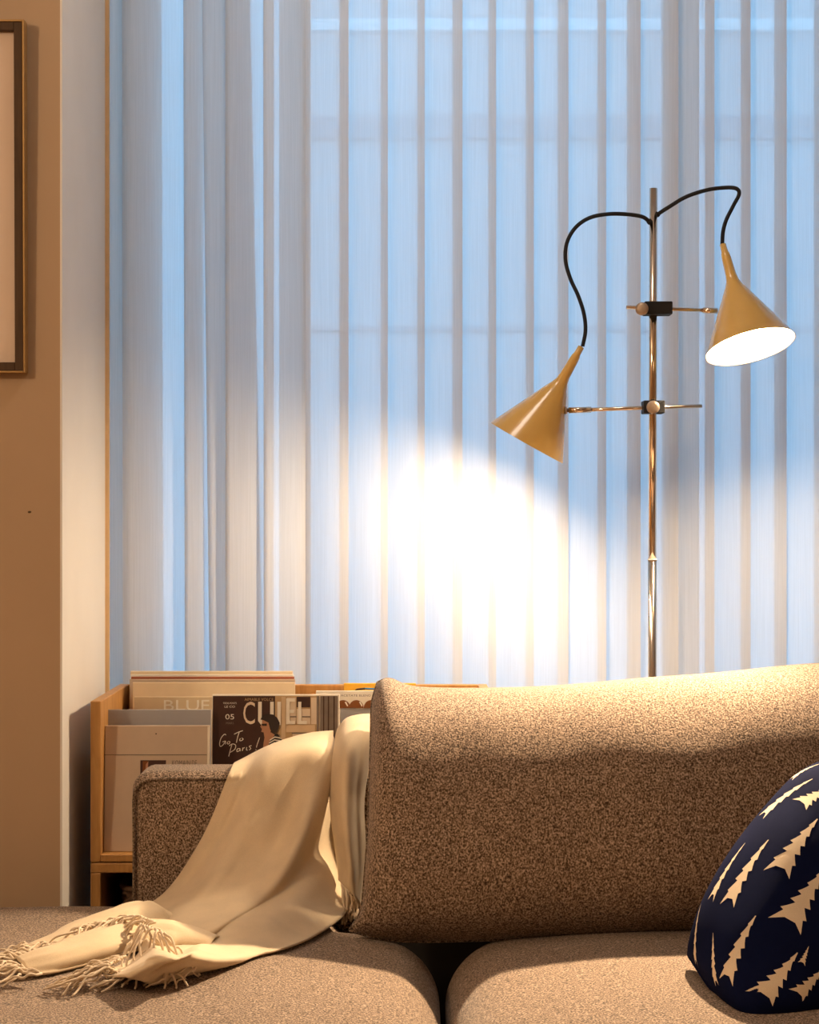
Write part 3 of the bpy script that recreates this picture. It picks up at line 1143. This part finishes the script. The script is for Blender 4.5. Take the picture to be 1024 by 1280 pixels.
# fringe: twisted yarn ends on the seat and at the hanging corner
def strands(base_pts, dirs, length, n, spread, r=0.0022, lift=0.024):
    gs = []
    bp_ = catmull(base_pts, n)
    for k in range(n):
        b = bp_[k]
        d = Vector((dirs[0] + random.uniform(-spread, spread), dirs[1] + random.uniform(-spread, spread), 0)).normalized()
        L = length * random.uniform(0.6, 1.15)
        pts = []
        wob = random.uniform(-1, 1) * 0.9
        ph = random.uniform(0, 6)
        side = Vector((-d.y, d.x, 0))
        for s in range(9):
            q = s / 8
            x = b + d * (L * q) + side * (0.015 * wob * math.sin(q * 5 + ph) - 0.015 * wob * math.sin(ph))
            zz = seat_z(x.x, x.y) + 0.005 + max(0, (b.z - seat_z(b.x, b.y))) * (1 - q) ** 1.4 + lift * random.uniform(0.2, 0.8) * math.sin(math.pi * q) * (1 - 0.4 * q)
            pts.append(Vector((x.x, x.y, zz)) - TO)
        gs.append(tube_geo(catmull(pts, 18), [r * (1 - 0.35 * (s / 17)) for s in range(18)], 6))
    return gs


def onseat(px, py, up=0.012):
    p = at(px, py, Ds(py, up))
    p.z = seat_z(p.x, p.y) + up
    return p


gs = []
gs += strands([onseat(52, 1238), onseat(30, 1232), onseat(22, 1222), onseat(50, 1208)], (-1, -0.15), 0.085, 26, 0.7)
gs += strands([onseat(90, 1195, .02), onseat(60, 1203, .015), onseat(40, 1206)], (-0.9, -0.5), 0.07, 14, 0.6)
gs += strands([onseat(175, 1238), onseat(150, 1236), onseat(136, 1228, .03), onseat(158, 1216, .03)], (-1, -0.25), 0.085, 30, 0.6)
gs += strands([onseat(240, 1224, .02), onseat(215, 1233, .015), onseat(185, 1240)], (-0.6, -0.9), 0.05, 16, 0.9)
gs += strands([onseat(195, 1172, .05), onseat(170, 1162, .05), onseat(140, 1168, .04), onseat(105, 1180, .03)], (-0.9, -0.3), 0.07, 34, 0.7, lift=0.03)
gs += strands([onseat(205, 1186, .06), onseat(190, 1180, .06), onseat(175, 1174, .06)], (0.5, -0.9), 0.06, 12, 0.9, lift=0.03)
V, Fc = merge(gs)
fr = mesh_obj('fringe', V, Fc, M['fringe'], throw, True)
fr['kind'] = 'stuff'
gs = []
for k in range(13):
    px = 427 + 22 * k / 12
    a = at(px, 1104 + 28 * k / 12, 3.285)
    b = at(428 + 18 * k / 12 + random.uniform(-3, 3), 1146 + random.uniform(-8, 10), 3.26)
    mid = (a + b) / 2 + Vector((random.uniform(-.006, .006), -0.004, 0))
    pts = [p - TO for p in catmull([a, mid, b], 14)]
    gs.append(tube_geo(pts, 0.0022, 6))
V, Fc = merge(gs)
fr = mesh_obj('fringe', V, Fc, M['fringe'], throw, True)
fr['kind'] = 'stuff'

# ------------------------------------------------------------------ navy pillow
pl_o = Vector((0.62, 2.85, 0.55))
pb = [at(866, 1203, 2.84), at(890, 1238, 2.72), at(920, 1268, 2.63), at(944, 1281, 2.60), at(985, 1277, 2.60), at(1040, 1258, 2.62), at(1120, 1225, 2.66)]
pt = [at(1040, 949, 2.97), at(1100, 960, 2.97), at(1180, 985, 2.97), at(1240, 1010, 2.95)]
pl_ = [pb[0], at(861, 1188, 2.86), at(876, 1140, 2.87), at(905, 1085, 2.89), at(940, 1036, 2.91), at(985, 985, 2.94), at(1015, 962, 2.96), pt[0]]
pr_ = [pb[-1], at(1220, 1120, 2.78), pt[-1]]
g = coons(pb, pt, pl_, pr_, 90, 90)
pn = (g[0][90] - g[0][0]).cross(g[90][0] - g[0][0]).normalized()
if pn.y > 0:
    pn = -pn
v_, f_, e_ = pillow_geo(g, pn, 0.085, 0.060, ex=2.2, wrinkle=0.006, wscale=7, pinch=0.55)
from mathutils.bvhtree import BVHTree
bvh = BVHTree.FromPolygons(v_, f_)
PNU = 90


def surf(p):
    """nearest point on the pillow's front skin, lifted clear of it"""
    loc, nr, idx, dist = bvh.find_nearest(p)
    return loc + nr * 0.0006 if nr.dot(pn) > 0 else loc - nr * 0.0006


def hit(px, py):
    o = Vector((0, 0, H))
    d = (at(px, py, 2.0) - o).normalized()
    r = bvh.ray_cast(o, d)
    return r[0]


motifs = []          # (base, tip, half width)
for (bxp, byp, txp, typ, wd) in [
    (957, 1016, 1016, 974, 12), (1003, 1003, 1040, 986, 14), (992, 972, 1026, 955, 8), (976, 1084, 1022, 1024, 15),
    (913, 1123, 961, 1050, 15), (892, 1118, 932, 1054, 11), (988, 1150, 1031, 1086, 19), (909, 1219, 945, 1145, 14),
    (870, 1200, 877, 1130, 10), (895, 1226, 892, 1166, 8), (957, 1244, 997, 1191, 17), (1003, 1203, 1011, 1183, 5),
    (1000, 1243, 1030, 1210, 14)]:
    a, b = hit(bxp, byp), hit(txp, typ)
    if a is None or b is None:
        continue
    motifs.append((a, b, 1.35 * wd / F * 2.75))
# the print goes on over the rest of the pillow
up_ = (g[90][0] - g[0][0]).normalized()
for (u, v) in [(0.50, 0.30), (0.62, 0.45), (0.75, 0.32), (0.52, 0.62), (0.68, 0.68), (0.80, 0.55), (0.60, 0.85), (0.86, 0.75), (0.78, 0.90), (0.42, 0.88), (0.88, 0.38)]:
    a = surf(g[int(v * 90)][int(u * 90)])
    if any((a - q[0]).length < 0.07 for q in motifs):
        continue
    motifs.append((a, a + up_ * 0.085, 0.02))
off = len(v_)
mid_ = [0] * len(f_)
fv, ff = list(v_), list(f_)
for (a, b, hw) in motifs:
    ax = (b - a)
    side = ax.cross(pn).normalized()
    n = 48
    o = len(fv)
    tiers = 5
    for k in range(n + 1):
        t = k / n                                   # 0 foot .. 1 tip
        if t < 0.2:
            wl = hw * (0.95 - 0.4 * (t / 0.2))
            cut = (0.55 - 2.75 * t) if t < 0.2 else 0
        else:
            ph = ((t - 0.2) / 0.8 * tiers) % 1.0
            wl = hw * (1 - t) * (0.95 - 0.62 * ph) + hw * 0.04
        pc = a + ax * t
        for s in (-1, -0.33, 0.33, 1):
            sw = -0.12 * ax.length * abs(s) ** 2 * (1 - t) if True else 0
            p = pc + side * (s * wl) + ax.normalized() * (sw * (1.0 if abs(s) == 1 else 0.3))
            fv.append(surf(p))
    for k in range(n):
        for s in range(3):
            q = o + k * 4 + s
            ff.append((q, q + 1, q + 5, q + 4))
            mid_.append(1)
pillow = mesh_obj('throw_pillow', [p - pl_o for p in fv], ff, [M['navy'], M['motif']], None, True, mid_)
pillow.location = pl_o
tag(pillow, 'navy blue throw pillow printed with cream fir trees leaning on the sofa cushion', 'pillow')
tube('pillow_piping', [v_[i] - pl_o for i in e_] + [v_[e_[0]] - pl_o], 0.002, M['navy'], pillow, 8)

# ------------------------------------------------------------------ floor lamp
DL = 3.75
lamp = empty('floor_lamp', (xat(815.5, DL), DL, 0.0))
tag(lamp, 'slim brass toned floor lamp with two mustard cone shades behind the sofa', 'floor lamp')
LO = lamp.location


def lp(px, py, d=DL):
    return at(px, py, d) - LO


bm = bmesh.new()
r = bmesh.ops.create_cone(bm, cap_ends=True, segments=64, radius1=0.13, radius2=0.13, depth=0.018)
for v in bm.verts:
    v.co.z += 0.010
bmesh.ops.bevel(bm, geom=[e for e in bm.edges if abs(e.verts[0].co.z - e.verts[1].co.z) < 1e-6], offset=0.004, segments=2, affect='EDGES')
bm_obj('lamp_base', bm, M['steel'], lamp, False)
tube('pole', [Vector((0, 0, 0.012)), lp(815.5, 700)], 0.0088, M['steel'], lamp, 24)
tube('pole', [lp(815.5, 699.5), lp(817, 235.5)], 0.0080, M['steel'], lamp, 24)
tube('pole_joint', [lp(815.5, 700.5), lp(815.5, 698.5)], 0.0092, M['inner'], lamp, 24)


def shade(neck, rim_c, rim_r, tilt_y, energy, depth, spot=0.0):
    """cone shade from its neck tip to the rim centre; tilt_y turns the opening towards (-) or away (+) from the viewer"""
    ax2 = rim_c - neck
    L = ax2.length
    ax = (ax2.normalized() * math.cos(tilt_y) + Vector((0, math.sin(tilt_y), 0))).normalized()
    prof = [(0.0, 0.0022), (0.001, 0.0062), (0.018, 0.0068), (0.0215, 0.0082), (0.030, 0.0092), (L * 0.30, 0.0105), (L * 0.36, 0.0128),
            (L * 0.42, 0.0185)]
    s0, r0 = L * 0.44, 0.0215
    for k in range(14):
        q = k / 13
        prof.append((s0 + (L - s0) * q, r0 + (rim_r - r0) * q))
    v, f = lathe_geo(neck, ax, prof)
    so = mesh_obj('lamp_shade', v, f, M['enamel'], lamp, True)
    inn = [(L, rim_r), (L - 0.0006, rim_r - 0.0012)]
    for k in range(14):
        q = 1 - k / 13
        inn.append((s0 + 0.004 + (L - s0 - 0.0045) * q, r0 - 0.0015 + (rim_r - r0 - 0.0004) * q))
    inn.append((s0 + 0.003, 0.001))
    v, f = lathe_geo(neck, ax, inn)
    so2 = mesh_obj('shade_lining', v, f, M['inner'], so, True)
    # bulb: the glass itself gives the light
    rb = 0.034
    bc = L * depth
    bp_ = [(s0 + 0.003, 0.008), (s0 + 0.010, 0.008)]
    for k in range(13):
        a = math.pi * (0.12 + 0.88 * k / 12)
        bp_.append((bc - rb * math.cos(a), max(0.0004, rb * math.sin(a))))
    v, f = lathe_geo(neck, ax, bp_, 28)
    area = 4 * math.pi * rb * rb
    mesh_obj('bulb', v, f, emitter('bulb_glow', LAMP_COL, energy / (math.pi * area)), so, True)
    if spot:
        l = bpy.data.lights.new('seat_fill_spot', 'SPOT')
        l.energy = spot
        l.color = LAMP_COL
        l.spot_size = math.radians(86)
        l.spot_blend = 1.0
        l.shadow_soft_size = 0.02
        lo = bpy.data.objects.new('seat_fill_spot', l)
        lo.location = neck + ax * (bc + rb + 0.003)
        bx = Vector((-0.62, -1.10, -0.96)).normalized()   # added beam aimed at the seat, off the shade's axis
        lo.rotation_euler = (-bx).to_track_quat('Z', 'Y').to_euler()
        link(lo, lamp)
    return ax, L, so


DLO, DHI = 3.735, 3.715
# lower shade faces down and to the left, a touch away from the room
nk, rc = lp(727, 433, DLO), lp(659, 553.5, DLO)
shade(nk, rc, 52.6 / F * DLO, math.radians(5), LAMP_W_LOW, 0.76)
# upper shade faces down, a little to the right, towards the room
nk2, rc2 = lp(903.5, 305, DHI), lp(932, 444, DHI)
shade(nk2, rc2, 56.5 / F * DHI, -math.radians(17), LAMP_W_HIGH, 0.77, SPOT_HIGH)


def arm(y_l, y_r, x_l, x_r, dcl, socket, knob_px, knob_tilt):
    tube('arm', [lp(x_l, y_l, dcl), lp(x_r, y_r, dcl)], 0.0040, M['steel'], lamp, 16)
    (sx0, sx1) = socket
    t0, t1 = (sx0 - x_l) / (x_r - x_l), (sx1 - x_l) / (x_r - x_l)
    tube('arm_socket', [lp(sx0, y_l + (y_r - y_l) * t0, dcl), lp(sx1, y_l + (y_r - y_l) * t1, dcl)], 0.0060, M['steel'], lamp, 16)


DA = 3.733
arm(384.0, 388.5, 783, 893, DA, (879, 897), None, 0)
arm(513.0, 507.5, 709, 877.5, DA, (711, 739), None, 0)
# pivot washer at the lower shade
tube('shade_pivot', [lp(706.5, 513.0, DA), lp(708.5, 512.9, DA)], 0.0125 * 0.6, M['knob'], lamp, 20)


def clamp(x0, x1, y0, y1, kx, ky, kdir):
    a, b = lp(x0, y0), lp(x1, y1)
    bmx = bmesh.new()
    bm_box(bmx, (a.x, -0.030, b.z), (b.x, 0.014, a.z), 0.002, 2)
    ob = bm_obj('clamp', bmx, M['black'], lamp)
    kc = lp(kx, ky, 3.72)
    v, f = lathe_geo(kc, kdir, [(-0.002, 0.002), (-0.002, 0.0085), (0.010, 0.0125), (0.014, 0.0132), (0.017, 0.0120), (0.0175, 0.006), (0.0178, 0.0005)], 28)
    mesh_obj('clamp_knob', v, f, M['knob'], ob, True)


clamp(804, 838.5, 378.5, 394.5, 804, 387, Vector((-0.28, -0.95, 0)))
clamp(802.5, 829, 501.5, 517.5, 815.5, 509.5, Vector((0, -1, 0)))

c1 = [lp(812, 277, 3.745), lp(803, 271, 3.74), lp(785, 268, 3.735), lp(762, 267.5, 3.73), lp(738, 272, 3.73), lp(720, 284, 3.73), lp(709, 303, 3.73), lp(707, 325, 3.73),
      lp(713, 348, 3.73), lp(723, 370, 3.73), lp(730, 392, 3.735), lp(732, 413, 3.735), lp(728.5, 433, DLO)]
tube('cord', catmull(c1, 80), 0.0040, M['black'], lamp, 10)
c2 = [lp(822, 268, 3.745), lp(836, 259, 3.74), lp(858, 246, 3.735), lp(884, 237.5, 3.73), lp(908, 234.5, 3.725), lp(921, 236, 3.72), lp(924, 243, 3.72), lp(917, 257, 3.72),
      lp(908, 275, 3.715), lp(904, 290, 3.715), lp(903, 306, DHI)]
tube('cord', catmull(c2, 80), 0.0040, M['black'], lamp, 10)
tube('cord_grommet', [lp(813.5, 278.5, 3.746), lp(811, 276, 3.744)], 0.0058, M['black'], lamp, 10)
tube('cord_grommet', [lp(820.5, 269, 3.746), lp(823, 267, 3.744)], 0.0058, M['black'], lamp, 10)
